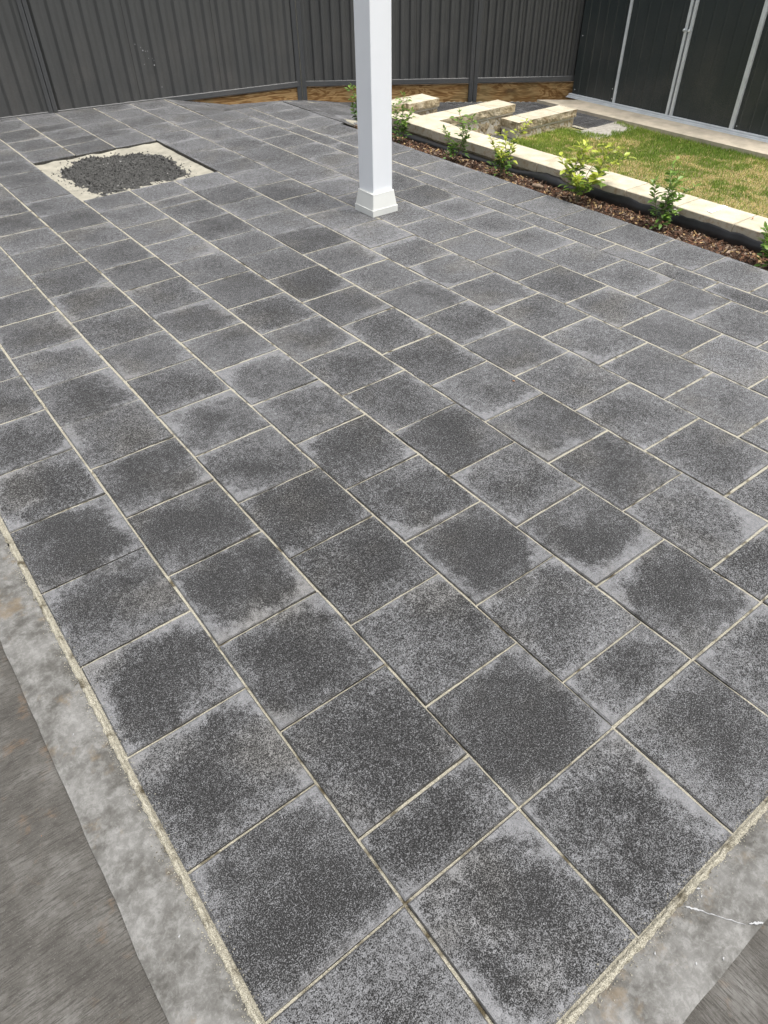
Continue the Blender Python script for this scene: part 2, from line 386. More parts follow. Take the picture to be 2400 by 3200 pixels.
def stain_sheen(cx, cy):
    """pale lime dust on a paver, least at near left, plus painted sky sheen"""
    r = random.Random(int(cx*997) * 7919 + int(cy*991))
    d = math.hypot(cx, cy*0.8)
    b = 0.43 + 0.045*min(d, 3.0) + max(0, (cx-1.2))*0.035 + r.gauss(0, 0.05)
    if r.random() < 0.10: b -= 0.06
    return min(0.72, max(0.26, b)), 0.5*(0.97 + 0.18*min(1.0, d/4.0) + 0.06*min(1, max(0, cx-1.2)) + r.gauss(0, 0.040))  # brightening with distance puts grazing sky sheen into the colour
SPECIAL = {}  # (row, nominal u of the centre) -> bias
for k_, v_ in {(0, .5): .40, (0, 1.5): .41, (0, 2.5): .37, (0, 3.5): .47, (0, 4.5): .34, (0, 5.5): .36,
               (1, 1.0): .36, (1, 2.0): .37, (1, 3.0): .42, (1, 0.25): .46, (2, .5): .36, (2, 1.5): .46, (2, 2.5): .36, (2, 3.5): .37,
               (3, 1.0): .47, (3, 2.0): .40, (3, .25): .45, (4, .5): .41, (4, 1.5): .47, (4, 2.5): .56, (4, 3.5): .34,
               (3, 3.0): .45, (3, 4.0): .38, (5, 1.0): .62, (5, 2.0): .46, (5, 3.0): .50, (-1, 0): .62, (-1, 1): .46, (-1, 2): .38, (-1, 3): .42,
               (6, 9.5): .36}.items(): SPECIAL[k_] = v_
def add_paver(x0, x1, y0, y1, key=None, gap=0.0066):
    cx, cy = (x0+x1)/2, (y0+y1)/2
    g = gap + random.uniform(-.0012, .0012)
    o = link('paver', paver_mesh(x1-x0-g-.0006*min(1, max(0, cy/2)), y1-y0-g+.0002, random.randrange(3)), patio,
             (cx + random.uniform(-.0008, .0008), cy + random.uniform(-.0008, .0008), random.uniform(-.0010, .0010)),
             (random.gauss(0, .0022), random.gauss(0, .0022), random.gauss(0, .0022)))
    b, br = stain_sheen(cx, cy)
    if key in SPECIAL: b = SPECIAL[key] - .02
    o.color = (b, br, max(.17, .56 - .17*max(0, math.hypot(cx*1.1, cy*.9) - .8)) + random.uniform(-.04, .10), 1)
    return o

VP = [0, 1, 2, 3, 4, 5, 6, 7.04, 8.06, 9.07, 10.07]           # row lines (in paver pitches)
rows = {}
for i in range(10):
    js = [0.0] + [n + (0.5 if i % 2 else 0.0) for n in (range(0, 26) if i % 2 else range(1, 26))]
    us = [un(j) for j in js]
    if i in (4, 5, 6):     # round the pit the joints were cut to suit
        near = [u for u in us if u < 13.0]
        if i == 5: near = [u for u in us if u < 12.8] + [12.75]
        else: near = [u for u in us if u < 13.0]
        near += [13.27, 14.22]
        far = {4: [17.5, 18.58, 19.63, 20.78, 22.0, 23], 5: [17.5, 18.48, 19.07, 20.10, 20.68, 21.8, 22.9], 6: [17.5, 18.56, 19.1, 20.1, 21.05, 22.1, 23.1]}[i]
        segs = list(zip(near, near[1:])) + list(zip(far, far[1:]))
    else: segs = list(zip(us, us[1:]))
    for a, b in segs:
        x0, x1, y0, y1 = VP[i]*P, VP[i+1]*P, a*P, b*P
        ylim = min(fence_y((x0+x1)/2) - 0.005, FLATY + 0.0 if x0 > FLATX - 0.1 else 99)
        if y0 > ylim - 0.04: continue
        y1 = min(y1, ylim)
        nomc = None
        k = [j for j in js if abs(un(j) - a) < 1e-6]
        if k: nomc = (i, k[0] + ((0.25 if (b-a) < .7 else 0.5)))
        if i < 3 and a > 13 and x1 < 0.95 and y0 > 5.2: pass
        add_paver(x0, x1, y0, y1, nomc)
# narrow cut course and the outer course along the garden bed
for n in range(0, 20):
    a, b = un(n), un(n+1)
    if a*P < FLATY - .05: add_paver(VP[10]*P, 10.52*P, a*P, min(b*P, FLATY))
for n in range(-1, 20):
    a, b = un(n+.5) if n >= 0 else 0, un(n+1.5)
    if a*P < FLATY - .05: add_paver(10.53*P, (11.51 if un(n+1.5)*P < 4.85 else 11.625)*P, a*P, min(b*P, FLATY))
# header course along the right hand kerb
for n in range(0, 11):
    add_paver(n*P, (n+1)*P, -P, 0, (-1, n))

# ------------------------------------------------------------ sunken path and ramp of pavers behind the garden wall
path_b = MB()
def skipp(x, y):
    if hgt(x, y) == 0.0: return True
    p = Vector((x, y))
    if (p - FA).dot(side_n(FD)) < -0.02 or (p - GA).dot(side_n(GD)) < -0.02: return True
    if x > 5.885: return True
    if y < 4.80 and x < 4.0: return True
    return y < (3.93 if x > 5.45 else 4.09)
grid_bed(2.72, 5.9, 3.9, 6.9, 0.04, skipp, lambda x, y: hgt(x, y) - 0.0035, path_b)
path = tag(path_b.build('path', M['sand'], smooth=True), kind='structure')
def slope_paver(poly):
    n = side_n
    poly = clip(poly, FA + side_n(FD)*0.004, side_n(FD)); 
    if len(poly) > 2: poly = clip(poly, GA + side_n(GD)*0.004, side_n(GD))
    if len(poly) > 2: poly = clip(poly, Vector((5.875, 0)), Vector((-1, 0)))
    if len(poly) < 3: return
    c = sum(poly, Vector((0, 0)))/len(poly)
    ar = abs(sum(poly[i].x*poly[(i+1) % len(poly)].y - poly[(i+1) % len(poly)].x*poly[i].y for i in range(len(poly)))/2)
    if ar < 0.002: return
    hc = hgt(c.x, c.y); g = 0.0042
    q = [p + (c - p).normalized()*g*1.3 for p in poly]
    k = len(q); vs = [(p.x-c.x, p.y-c.y, hgt(p.x, p.y)-hc) for p in q] + [(p.x-c.x, p.y-c.y, hgt(p.x, p.y)-hc-0.035) for p in q] + [(0, 0, 0)]
    fs = [(i, (i+1) % k, 2*k) for i in range(k)] + [(i, i+k, (i+1) % k + k, (i+1) % k) for i in range(k)]
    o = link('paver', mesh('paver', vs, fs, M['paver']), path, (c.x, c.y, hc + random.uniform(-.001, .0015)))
    b, br = stain_sheen(c.x, c.y)
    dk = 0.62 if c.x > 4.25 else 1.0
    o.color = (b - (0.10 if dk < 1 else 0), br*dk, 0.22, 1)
lx = [2.777, 3.083, 3.375, 3.68, 3.985, 4.29, 4.595, 4.90, 5.205, 5.51, 5.80, 6.1]
for i in range(len(lx)-1):
    offy = 0.0 if i % 2 else 0.16
    for k in range(12):
        y0 = 3.93 + offy - 0.32 + k*0.318; y1 = y0 + 0.318
        def R(xa, xb, ya, yb): return [Vector((xa, ya)), Vector((xb, ya)), Vector((xb, yb)), Vector((xa, yb))]
        xa, xb = lx[i], lx[i+1]
        ya, yb = max(y0, FLATY + .003), y1
        if yb > ya + .02: slope_paver(R(xa, xb, ya, yb))
        if xb > EDGEX + .02:       # ramp beside the raised edge
            ya, yb = max(y0, 4.83), min(y1, FLATY + .0)
            if yb > ya + .02: slope_paver(R(max(xa, EDGEX - .002), xb, ya, yb))
        if xb > 4.03:
            ya, yb = max(y0, 4.10), min(y1, 4.83)
            if yb > ya + .02: slope_paver(R(max(xa, 4.0), xb, ya, yb))
            if i == 0: pass
            if xb > 5.45 and k == 0: slope_paver(R(max(xa, 5.50), xb, 3.93, 4.098))

# ------------------------------------------------------------ pit left in the paving for a tree
def zpit(x, y):
    e = min(x-HX0, HX1-x, y-HY0, HY1-y)
    return -0.034 + 0.012*math.exp(-max(e, 0)/0.06) + 0.010*math.exp(-max(0, HY1-y)/0.09)*(0.6+0.8*fnoise(x, y, 4, 9, 2)) + 0.004*fnoise(x, y, 2, 6, 3) + 0.0012*fnoise(x, y, 2, 50, 2)
pit = MB(); grid_bed(HX0-.01, HX1+.01, HY0-.01, HY1+.01, 0.018, None, zpit, pit)
M['pit'] = m_simple('bedding_sand', (0.29, 0.275, 0.225), 0.95, var=0.22, sc=14, bump=0.5, bsc=180)
tag(pit.build('bedding_sand', M['pit'], smooth=True), kind='structure')
PILE = [(1.326,5.072),(1.404,5.189),(1.515,5.268),(1.593,5.282),(1.722,5.233),(1.81,5.22),(1.873,5.188),(1.957,5.159),(2.008,5.076),(2.025,4.942),(2.035,4.817),(1.998,4.517),(1.879,4.476),(1.748,4.482),(1.611,4.464),(1.505,4.472),(1.407,4.474),(1.372,4.581),(1.357,4.674),(1.345,4.782),(1.312,4.927)]
PA = np.array(PILE)
def pdist(x, y):     # signed distance to the outline, positive inside
    d = 9; ins = False; n = len(PILE)
    for i in range(n):
        x1, y1 = PILE[i]; x2, y2 = PILE[(i+1) % n]
        dx, dy = x2-x1, y2-y1; t = max(0, min(1, ((x-x1)*dx+(y-y1)*dy)/(dx*dx+dy*dy)))
        d = min(d, math.hypot(x-x1-t*dx, y-y1-t*dy))
        if (y1 > y) != (y2 > y) and x < (x2-x1)*(y-y1)/(y2-y1)+x1: ins = not ins
    return d if ins else -d
def zpile(x, y):
    d = pdist(x, y) + 0.045*fnoise(x, y, 5, 11, 4) + 0.012
    return zpit(x, y) + max(-0.01, min(0.011, d*0.20)) + 0.009*fnoise(x, y, 1, 15, 4)
def add_tint(me, cols):      # cols: per face, faces all given in order
    ca = me.color_attributes.new('tint', 'FLOAT_COLOR', 'CORNER')
    lt = np.empty(len(me.polygons), dtype=np.int32); me.polygons.foreach_get('loop_total', lt)
    c = np.repeat(np.asarray(cols, dtype=np.float32), lt, axis=0)
    ca.data.foreach_set('color', np.c_[c, np.ones(len(c), dtype=np.float32)].ravel())
def rock_shape(r):
    vs = []
    for a, b, c in [(1,0,0),(-1,0,0),(0,1,0),(0,-1,0),(0,0,1),(0,0,-1)]:
        vs.append(Vector((a, b, c)) * r.uniform(.65, 1.25) + Vector((r.uniform(-.25,.25), r.uniform(-.25,.25), r.uniform(-.2,.2))))
    return vs, [(0,2,4),(2,1,4),(1,3,4),(3,0,4),(2,0,5),(1,2,5),(3,1,5),(0,3,5)]
gv = MB(); gcol = []
grid_bed(1.27, 2.08, 4.42, 5.32, 0.011, lambda x, y: pdist(x, y) < -0.03, zpile, gv)
for f in gv.f:
    k = random.uniform(.7, 1.5); gcol.append((.058*k, .058*k, .055*k))
rr = random.Random(3); cnt = 0
while cnt < 4200:
    x, y = rr.uniform(1.25, 2.12), rr.uniform(4.36, 5.33); d = pdist(x, y)
    if d < 0 and rr.random() > math.exp(d/0.032)*0.7: continue
    if d < -0.10: continue
    cnt += 1; s = rr.choice([.0015, .002, .0025, .003, .004, .0055]); s *= rr.uniform(.8, 1.3)
    if d > -.02 and d < .05 and rr.random() < .10: s = rr.uniform(.006, .011)
    vs, fs = rock_shape(rr); rot = Matrix.Rotation(rr.uniform(0, 6.3), 3, 'Z'); z = zpile(x, y) if d > -0.02 else zpit(x, y)
    gv.add([(rot @ v)*s*Vector((1.2, 1, .7)).x + Vector((x, y, z + s*.3)) for v in vs], fs)
    k = rr.uniform(.02, .125) if rr.random() < .985 else rr.uniform(.15, .35)
    gcol += [(k, k*.99, k*.95)]*len(fs)
go = gv.build('gravel', M['gravel']); add_tint(go.data, gcol)
tag(go, 'heap of dark crushed gravel lying on the sand in the square pit', 'gravel', kind='stuff')

# ------------------------------------------------------------ concrete edge strips and the broomed slab outside them
def strip(name, x0, x1, y0, y1, z, mat, st=0.03, amp=0.0012, th=0.10, wob=(0, 0, 0, 0)):
    """slab with slightly wavy sides; wob = amplitude on x0,x1,y0,y1 sides"""
    nx = max(2, int((x1-x0)/st)); ny = max(2, int((y1-y0)/st)); b = MB(); vs = []
    for j in range(ny+1):
        for i in range(nx+1):
            x = x0+(x1-x0)*i/nx; y = y0+(y1-y0)*j/ny; e = 0
            if i == 0: x += wob[0]*fnoise(x, y, 1, 7, 3)
            if i == nx: x += wob[1]*fnoise(x, y, 2, 7, 3)
            if j == 0: y += wob[2]*fnoise(x, y, 3, 7, 3)
            if j == ny: y += wob[3]*fnoise(x, y, 4, 7, 3)
            if (i in (0, nx) and nx < 60) or (j in (0, ny) and ny < 60): e = -0.004
            vs.append((x, y, z + e + amp*fnoise(x, y, 0, 8, 3)))
    fs = [(j*(nx+1)+i, j*(nx+1)+i+1, (j+1)*(nx+1)+i+1, (j+1)*(nx+1)+i) for j in range(ny) for i in range(nx)]
    b.add(vs, fs)
    ring = [i for i in range(nx+1)] + [j*(nx+1)+nx for j in range(1, ny+1)] + [ny*(nx+1)+i for i in range(nx-1, -1, -1)] + [j*(nx+1) for j in range(ny-1, 0, -1)]
    m = len(ring); base = len(b.v)
    b.v += [(b.v[q][0], b.v[q][1], z-th) for q in ring]
    b.f += [(base+k, base+(k+1) % m, ring[(k+1) % m], ring[k]) for k in range(m)]
    return b.build(name, mat, smooth=False)
kl = tag(strip('concrete_edging', -0.131, -0.0135, -0.432, 6.95, -0.004, M['kerb'], 0.02, wob=(.004, .003, 0, 0)), kind='structure')
kr = tag(strip('concrete_edging', -0.0125, 3.9, -0.432, -0.3165, -0.004, M['kerb'], 0.02, wob=(0, 0, .003, .003)), kind='structure')
tag(strip('concrete_paving', -3.0, -0.120, -0.4355, 6.9, -0.0125, M['broomx'], 0.06, .0015), kind='structure')
tag(strip('concrete_paving', -3.0, 4.5, -3.0, -0.421, -0.0165, M['broomy'], 0.06, .0015), kind='structure')
# line of loose sand between edging and pavers
def sand_ridge(p0, p1, w, seed):
    p0, p1 = Vector(p0), Vector(p1); d = (p1-p0); L = d.length; d.normalize(); n = Vector((-d.y, d.x))
    N = int(L/0.004); K = 6; vs = []
    for i in range(N+1):
        s = i*L/N; c = p0 + d*s; wl = w*(0.80 + 0.50*fnoise(s, seed, 0, 40, 4)); wr = w*(0.75 + 0.45*fnoise(s, seed+9, 0, 40, 4))
        for k in range(K+1):
            u = k/K*2-1; off = u*(wr if u > 0 else wl)
            q = c + n*off + n*0.0015*fnoise(s, u, seed, 60, 2)
            h = (1-u*u)*(0.0045 + 0.003*fnoise(s, 0, seed, 20, 3)) + 0.0022*noise.noise(Vector((s*420, u*4, seed)))
            vs.append((q.x, q.y, -0.0065 + h))
    fs = [(i*(K+1)+k, i*(K+1)+k+1, (i+1)*(K+1)+k+1, (i+1)*(K+1)+k) for i in range(N) for k in range(K)]
    return vs, [f[::-1] for f in fs]
sr = MB(); sr.add(*sand_ridge((-0.0085, -0.31), (-0.0085, 4.0), 0.0080, 1)); sr.add(*sand_ridge((-0.01, -0.3125), (3.5, -0.3125), 0.0080, 2))
rg = random.Random(11)
for _ in range(6500):
    t = rg.uniform(0, 1)**1.5
    if rg.random() < .5: x, y = -0.009 + rg.gauss(0, .010), -0.31 + t*2.3
    else: x, y = t*1.6, -0.3125 + rg.gauss(0, .010)
    s = rg.uniform(.0006, .0017); vs, fs = rock_shape(rg)
    on = 0.0 if (x > 0 and y > -0.305) else -0.003
    sr.add([v*s + Vector((x, y, on + s*.5)) for v in vs], fs)
so_ = sr.build('sand', M['sand'], smooth=False); tag(so_, 'ridge of loose cream sand filling the gap between pavers and concrete edging', 'sand', kind='stuff')
# white paint drips on the right hand edging
def blob(pts, z, th, name, parent, mat):
    k = len(pts); vs = [(x, y, z+th) for x, y in pts] + [(x, y, z) for x, y in pts]
    return link(name, mesh(name, vs, [tuple(range(k))] + [(i, i+k, (i+1) % k + k, (i+1) % k) for i in range(k)], mat), parent)
def streak(a, b, w, seed, n=26):
    r = random.Random(seed); a, b = Vector(a), Vector(b); d = (b-a); L = d.length; d.normalize(); nn = Vector((-d.y, d.x)); up, dn = [], []
    for i in range(n+1):
        s = i/n; c = a + d*L*s + nn*0.0018*fnoise(s*4, seed, 0, 2, 2); ww = w*(0.35+0.9*r.random())*math.sin(math.pi*min(1, max(.04, s*.97+.02)))**.4
        up.append((c + nn*ww)); dn.append(c - nn*ww*r.uniform(.6, 1))
    return [tuple(p) for p in up] + [tuple(p) for p in reversed(dn)]
blob(streak((0.722, -0.326), (0.742, -0.352), .0022, 1, 10)[::-1], -0.005, .0030, 'paint_mark', kr, M['paint'])
blob(streak((0.736, -0.345), (0.783, -0.412), .0008, 2)[::-1], -0.005, .0030, 'paint_mark', kr, M['paint'])
blob(streak((0.790, -0.415), (0.812, -0.430), .0024, 3, 12)[::-1], -0.005, .0030, 'paint_mark', kr, M['paint'])
blob(streak((0.765, -0.320), (0.772, -0.324), .0016, 4, 8)[::-1], -0.005, .0034, 'paint_mark', kr, M['paint'])
for i, (x, y) in enumerate([(0.655, -.395), (0.76, -.335), (0.70, -.42), (-.06, .21), (-.075, .74), (0.61, -.34)]):
    pr = kr if y < -.3 else kl
    blob(streak((x, y), (x+.004, y+.003), .0015, 20+i, 6)[::-1], -0.005, .0030, 'paint_mark', pr, M['paint'])

# ============================================================ fences
def profile_sheet(x0, x1, z0, z1, pitch, depth, side=1, ph=0.0):
    xs = [(x0, 0)]; x = x0 + ph
    fr = [(.04, 0), (.26, 0), (.30, .06), (.46, .94), (.50, 1), (.72, 1), (.76, .94), (.96, .10)]
    while x < x1:
        for f, d in fr:
            q = x + f*pitch
            if x0 < q < x1: xs.append((q, d*depth))
        xm = x + .20*pitch
        x += pitch
    xs.append((x1, 0)); n = len(xs); zz = [z0, z1]
    vs = [(a, -b, z) for z in zz for a, b in xs]
    fs = [(i, i+1, i+1+n, i+n) for i in range(n-1)]
    return vs, fs
def fence(root, panels, posts, top=1.80):
    """panels: (x0, [sheet ends], pitch); local x runs along the fence, -y faces the patio"""
    for x0, ends, pitch in panels:
        a = x0
        for e in ends:
            b = MB(); b.add(*profile_sheet(a+.0015, e-.0015, 0.004, top-.03, pitch, 0.021, ph=0.0)); b.build('fence_sheet', M['fence'], root)
            b = MB().box((e-.006, 0.002, 0.004), (e+.006, 0.004, top-.03)); b.build('seam_shade_strip', M['black'], root)  # black strip behind the sheet joint paints in the gap's shade
            a = e
        for z, nm in ((-.036, 'bottom_rail'), (top-.035, 'top_rail')):
            b = MB(); b.box((x0+.012, -.030, z), (ends[-1]-.012, .022, z+.046), .003)
            b.box((x0+.012, -.0335, z+.006), (ends[-1]-.012, -.0302, z+.012)); b.build(nm, M['post'], root)
    for px, wdt in posts:
        p = link('fence_post', None, root) if False else None
        b = MB()
        for s in (-1, 1):
            xa, xb = (px-wdt, px-.003) if s < 0 else (px+.003, px+wdt)
            b.box((xa, -.040, -.40), (xb, .03, top+.02), .002)
            b.box((xa+.008, -.0425, -.40), (xa+.012, -.0402, top+.02)); b.box((xb-.012, -.0425, -.40), (xb-.008, -.0402, top+.02))
        o = b.build('fence_post', M['post'], root)
        for s in (-1, 1):
            sb = MB().tube([(px+s*.018, -.040, -.028), (px+s*.018, -.046, -.028)], .0035, 6); sb.build('screw', M['post'], o)
f1 = empty('metal_fence', (FA.x, FA.y, 0.0), math.atan2(FD.y, FD.x))
tag(f1, 'longer dark grey corrugated metal fence standing behind the square pit', 'fence')
W3 = 0.762
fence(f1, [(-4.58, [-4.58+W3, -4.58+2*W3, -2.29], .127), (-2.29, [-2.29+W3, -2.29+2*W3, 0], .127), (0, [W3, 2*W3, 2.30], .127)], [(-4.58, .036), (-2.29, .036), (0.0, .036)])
for (x, z, r) in [(.805,.429,.004),(.861,.379,.0055),(.935,.265,.006),(.965,.094,.0045),(.85,.277,.0035),(.848,.402,.0035),(.898,.319,.003),(.881,.372,.003),(.94,.30,.003),(.90,.372,.0035),(.93,.315,.003)]:
    k = 7; pts = [(x + r*math.cos(6.283*i/k)*random.uniform(.7, 1.1), z + r*math.sin(6.283*i/k)*random.uniform(.7, 1.1)) for i in range(k)]
    vs = [(a, -.0225, b) for a, b in pts] + [(a, -.0210, b) for a, b in pts]
    link('bird_dropping', mesh('bird_dropping', vs, [tuple(range(k))] + [(i, i+k, (i+1) % k + k, (i+1) % k) for i in range(k)], M['paint']), f1)  # white bird droppings on the fence sheets
f2 = empty('metal_fence', (4.125, 6.395, 0.0), math.atan2(-.583, .812))
tag(f2, 'shorter dark grey corrugated metal fence meeting the garden shed', 'fence')
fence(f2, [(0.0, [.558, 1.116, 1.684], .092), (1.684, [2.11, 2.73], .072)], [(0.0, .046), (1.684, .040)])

def sleeper(root, x0, x1, z0=-.245, z1=-.047, label=''):
    o = empty('timber_sleeper', (0, 0, 0)); 
    L = x1-x0; n = 24; vs = []; fs = []
    for i in range(n+1):
        x = -L/2 + L*i/n
        for (y, z) in ((-.012, z0), (-.012+.002*fnoise(x, 1, x0, 3), z1-.004), (-.006, z1+.002*fnoise(x, 2, x0, 5)), (.05, z1), (.05, z0)):
            vs.append((x, y, z - (z0+z1)/2))
    for i in range(n):
        for k in range(5): fs.append((i*5+k, (i+1)*5+k, (i+1)*5+(k+1) % 5, i*5+(k+1) % 5))
    fs += [(0, 1, 2, 3, 4), tuple(n*5+k for k in (4, 3, 2, 1, 0))]
    bpy.data.objects.remove(o)
    ob = link('timber_sleeper', mesh('timber_sleeper', vs, fs, M['timber']))
    th = root.rotation_euler.z; c = Vector((math.cos(th), math.sin(th)))*((x0+x1)/2)
    ob.location = (root.location.x + c.x, root.location.y + c.y, (z0+z1)/2); ob.rotation_euler = (0, 0, th)
    tag(ob, label, 'timber sleeper', 'timber sleepers under the fences'); return ob
sleeper(f1, .05, 2.315, label='leftmost treated pine sleeper, partly buried by paving below the longer fence')
sleeper(f2, .045, 1.640, label='middle treated pine sleeper between two fence posts, behind the white post')
sleeper(f2, 1.726, 2.72, label='rightmost treated pine sleeper below the fence, ending beside the shed slab')

# ============================================================ garden shed on its slab
sb = MB(); pts = [(5.88, -1.2), (8.2, -1.2), (8.2, 2.85), (5.88, 4.90)]
def zs(i): return -0.155
vs = [(x, y, -.155) for x, y in pts] + [(x, y, -.25) for x, y in pts]
sb.add(vs, [(0, 1, 2, 3)] + [(i, i+4, (i+1) % 4+4, (i+1) % 4) for i in range(4)]); slab = tag(sb.build('shed_slab', M['slab']), kind='structure')
sh = empty('garden_shed', (6.24, 3.57, -.155)); tag(sh, 'dark charcoal steel garden shed with pale grey door trims on a concrete slab', 'shed')
def SX(x, y, z): return (x-6.24, y-3.57, z+.155)
def shed_sheet(name, ya, yb, rib, dep, x=6.24, z0=-.130, z1=1.60, parent=sh, ph=0.03):
    ys = [(ya, 0)]; q = ya + ph
    while q < yb - .02:
        ys += [(q, 0), (q+.006, dep), (q+.016, dep), (q+.022, 0)]; q += rib
    ys.append((yb, 0)); n = len(ys)
    vs = [SX(x-d, y, z) for z in (z0, z1) for y, d in ys]; fs = [(i+n, i+1+n, i+1, i) for i in range(n-1)]
    return MB().add(vs, fs).build(name, M['shed'], parent)
def sbox(name, a, b, mat, parent=sh, ch=0): return MB().box(SX(*a), SX(*b), ch).build(name, mat, parent)
shed_sheet('wall_panel', 4.27, 4.775, .098, .007, 6.238)
shed_sheet('wall_panel', 2.35, 3.014, .098, .005, 6.238)
d1 = shed_sheet('door', 3.674, 4.245, .112, .0022, 6.232, ph=.05); d2 = shed_sheet('door', 3.045, 3.608, .112, .0022, 6.232, ph=.06)
sbox('trim', (6.218, 4.245, -.128), (6.238, 4.267, 1.6), M['zinc'], d1, .002)
sbox('door_stile', (6.214, 3.650, -.128), (6.236, 3.674, 1.6), M['zinc'], d1, .002)
sbox('door_stile', (6.214, 3.608, -.128), (6.236, 3.632, 1.6), M['zinc'], d2, .002)
sbox('trim', (6.216, 3.012, -.128), (6.238, 3.046, 1.6), M['zinc'], d2, .002)
sbox('door_gap_shade', (6.245, 3.630, -.13), (6.250, 3.652, 1.6), M['black'])  # black strip added behind the stiles as painted shade
tr = MB(); tr.box(SX(6.180, 2.3, -.155), SX(6.25, 4.80, -.1525)); tr.box(SX(6.192, 2.3, -.1525), SX(6.205, 4.795, -.140), .003); tr.box(SX(6.212, 2.3, -.1525), SX(6.25, 4.795, -.127), .003)
tr.build('door_track', M['zinc'], sh)
for (y, z) in ((3.665, .50), (3.618, .50)):
    dd = d1 if y > 3.64 else d2
    MB().tube([SX(6.214, y, z), SX(6.200, y, z), SX(6.196, y, z), SX(6.190, y, z)], [.005, .006, .012, .010], 8).build('handle', M['zinc'], dd, smooth=True)
for (y, z) in [(4.29, -.10), (4.30, -.02), (2.99, -.10), (4.256, .13), (4.256, .50), (3.665, .09), (3.618, .09), (3.03, .12), (3.03, .46), (4.745, -.09), (4.745, .35), (4.76, -.14), (4.68, -.14)]:
    xx = 6.216 if (4.24 < y < 4.275 or 3.0 < y < 3.7) else 6.236
    MB().tube([SX(xx, y, z), SX(xx-.004, y, z)], .0045, 6).build('screw', M['zinc'], sh)
for a, b in (((6.252, 2.35, -.15), (6.262, 4.775, 1.6)), ((7.70, 2.35, -.15), (7.71, 4.775, 1.6)), ((6.262, 4.765, -.15), (7.70, 4.775, 1.6)), ((6.262, 2.35, -.15), (7.70, 2.36, 1.6))):
    sbox('wall_panel', a, b, M['shed'])
rf = MB(); vs = [SX(x, y, z) for x, z in ((6.20, 1.60), (6.98, 1.80), (7.76, 1.60)) for y in (2.31, 4.815)]; vs += [(a, b, c-.02) for a, b, c in vs]
rf.add(vs, [(1, 0, 2, 3), (3, 2, 4, 5), (6, 7, 9, 8), (8, 9, 11, 10), (0, 1, 7, 6), (5, 4, 10, 11), (0, 6, 8, 2), (2, 8, 10, 4), (1, 3, 9, 7), (3, 5, 11, 9)]); rf.build('roof', M['shed'], sh)

# mortar patch at the end of the path
hp = MB(); N = 16
def zh(x, y): return -.176 - .012*((3.94-y)/.25) + .004*fnoise(x, y, 0, 12, 3)
grid_bed(5.33, 5.879, 3.68, 3.928, .025, None, zh, hp); tag(hp.build('mortar_bed', m_simple('grey_mortar', (.33, .31, .27), .95, var=.25, sc=30, bump=.5), smooth=True), kind='structure')

# ============================================================ limestone walls
def rough_block(lx, ly, lz, seed, amp=.006, rough=(1, 1, 1, 1), st=.022, toplip=.35, name='wall_block', mat='limeface'):
    """block with split faces; centred on x,y, z from -lz to 0. rough = (-y, +x, +y, -x)"""
    per = []
    cs = [(-lx/2, -ly/2), (lx/2, -ly/2), (lx/2, ly/2), (-lx/2, ly/2)]
    for s in range(4):
        a, b = cs[s], cs[(s+1) % 4]; L = math.hypot(b[0]-a[0], b[1]-a[1]); n = max(1, int(L/st)) if rough[s] else 1
        nx, ny = (b[1]-a[1])/L, -(b[0]-a[0])/L
        for k in range(n): per.append((a[0]+(b[0]-a[0])*k/n, a[1]+(b[1]-a[1])*k/n, nx, ny, rough[s] or (k == 0 and rough[s-1])))
    m = len(per); nz = max(2, int(lz/(st*.8))); vs = []; fs = []
    for j in range(nz+1):
        z = -lz*j/nz
        for (x, y, nx, ny, r) in per:
            d = 0
            if r:
                d = amp*(fnoise(x+seed*3.1, y+seed*1.7, z, 28, 3) + .4*fnoise(x+seed, y, z, 9, 2)) - amp*.3
                if j == 0: d = d*toplip - .002
                if j == nz: d = d*.5 - .003
            vs.append((x+nx*d, y+ny*d, z))
    for j in range(nz):
        for k in range(m): fs.append((j*m+k, (j+1)*m+k, (j+1)*m+(k+1) % m, j*m+(k+1) % m))
    fs.append(tuple(range(m))); fs.append(tuple(nz*m+k for k in range(m-1, -1, -1)))
    return mesh(name, vs, fs, M[mat])
def cap_mesh(lx, ly, lz, seed, rough):
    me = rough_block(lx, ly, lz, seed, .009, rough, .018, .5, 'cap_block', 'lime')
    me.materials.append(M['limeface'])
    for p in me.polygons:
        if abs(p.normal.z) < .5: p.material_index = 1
    return me

mw = empty('garden_wall', (3.885, 1.9, 0)); tag(mw, 'long low cream limestone garden wall between the planted bed and the lawn', 'garden wall')
yj = 4.375; YS = [4.70, yj]
while YS[-1] > -1.0: YS.append(YS[-1] - .3565)
for a, b in zip(YS, YS[1:]):
    w_ = a-b-.0055; bm = MB().box((-.110, -w_/2, -.058), (.110, w_/2, 0), .003)
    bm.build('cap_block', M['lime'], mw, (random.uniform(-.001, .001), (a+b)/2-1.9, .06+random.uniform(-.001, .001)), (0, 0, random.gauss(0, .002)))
for c_ in range(2):
    y = 4.70 + (0.0 if c_ else .16)
    while y > -1.1:
        z = -.0025 - c_*.125
        link('wall_block', rough_block(.19, .314, .120, c_*20+int(y*9), .003, (0, 0, 0, 0)), mw, (.0, y-.16-1.9, z)); y -= .3195
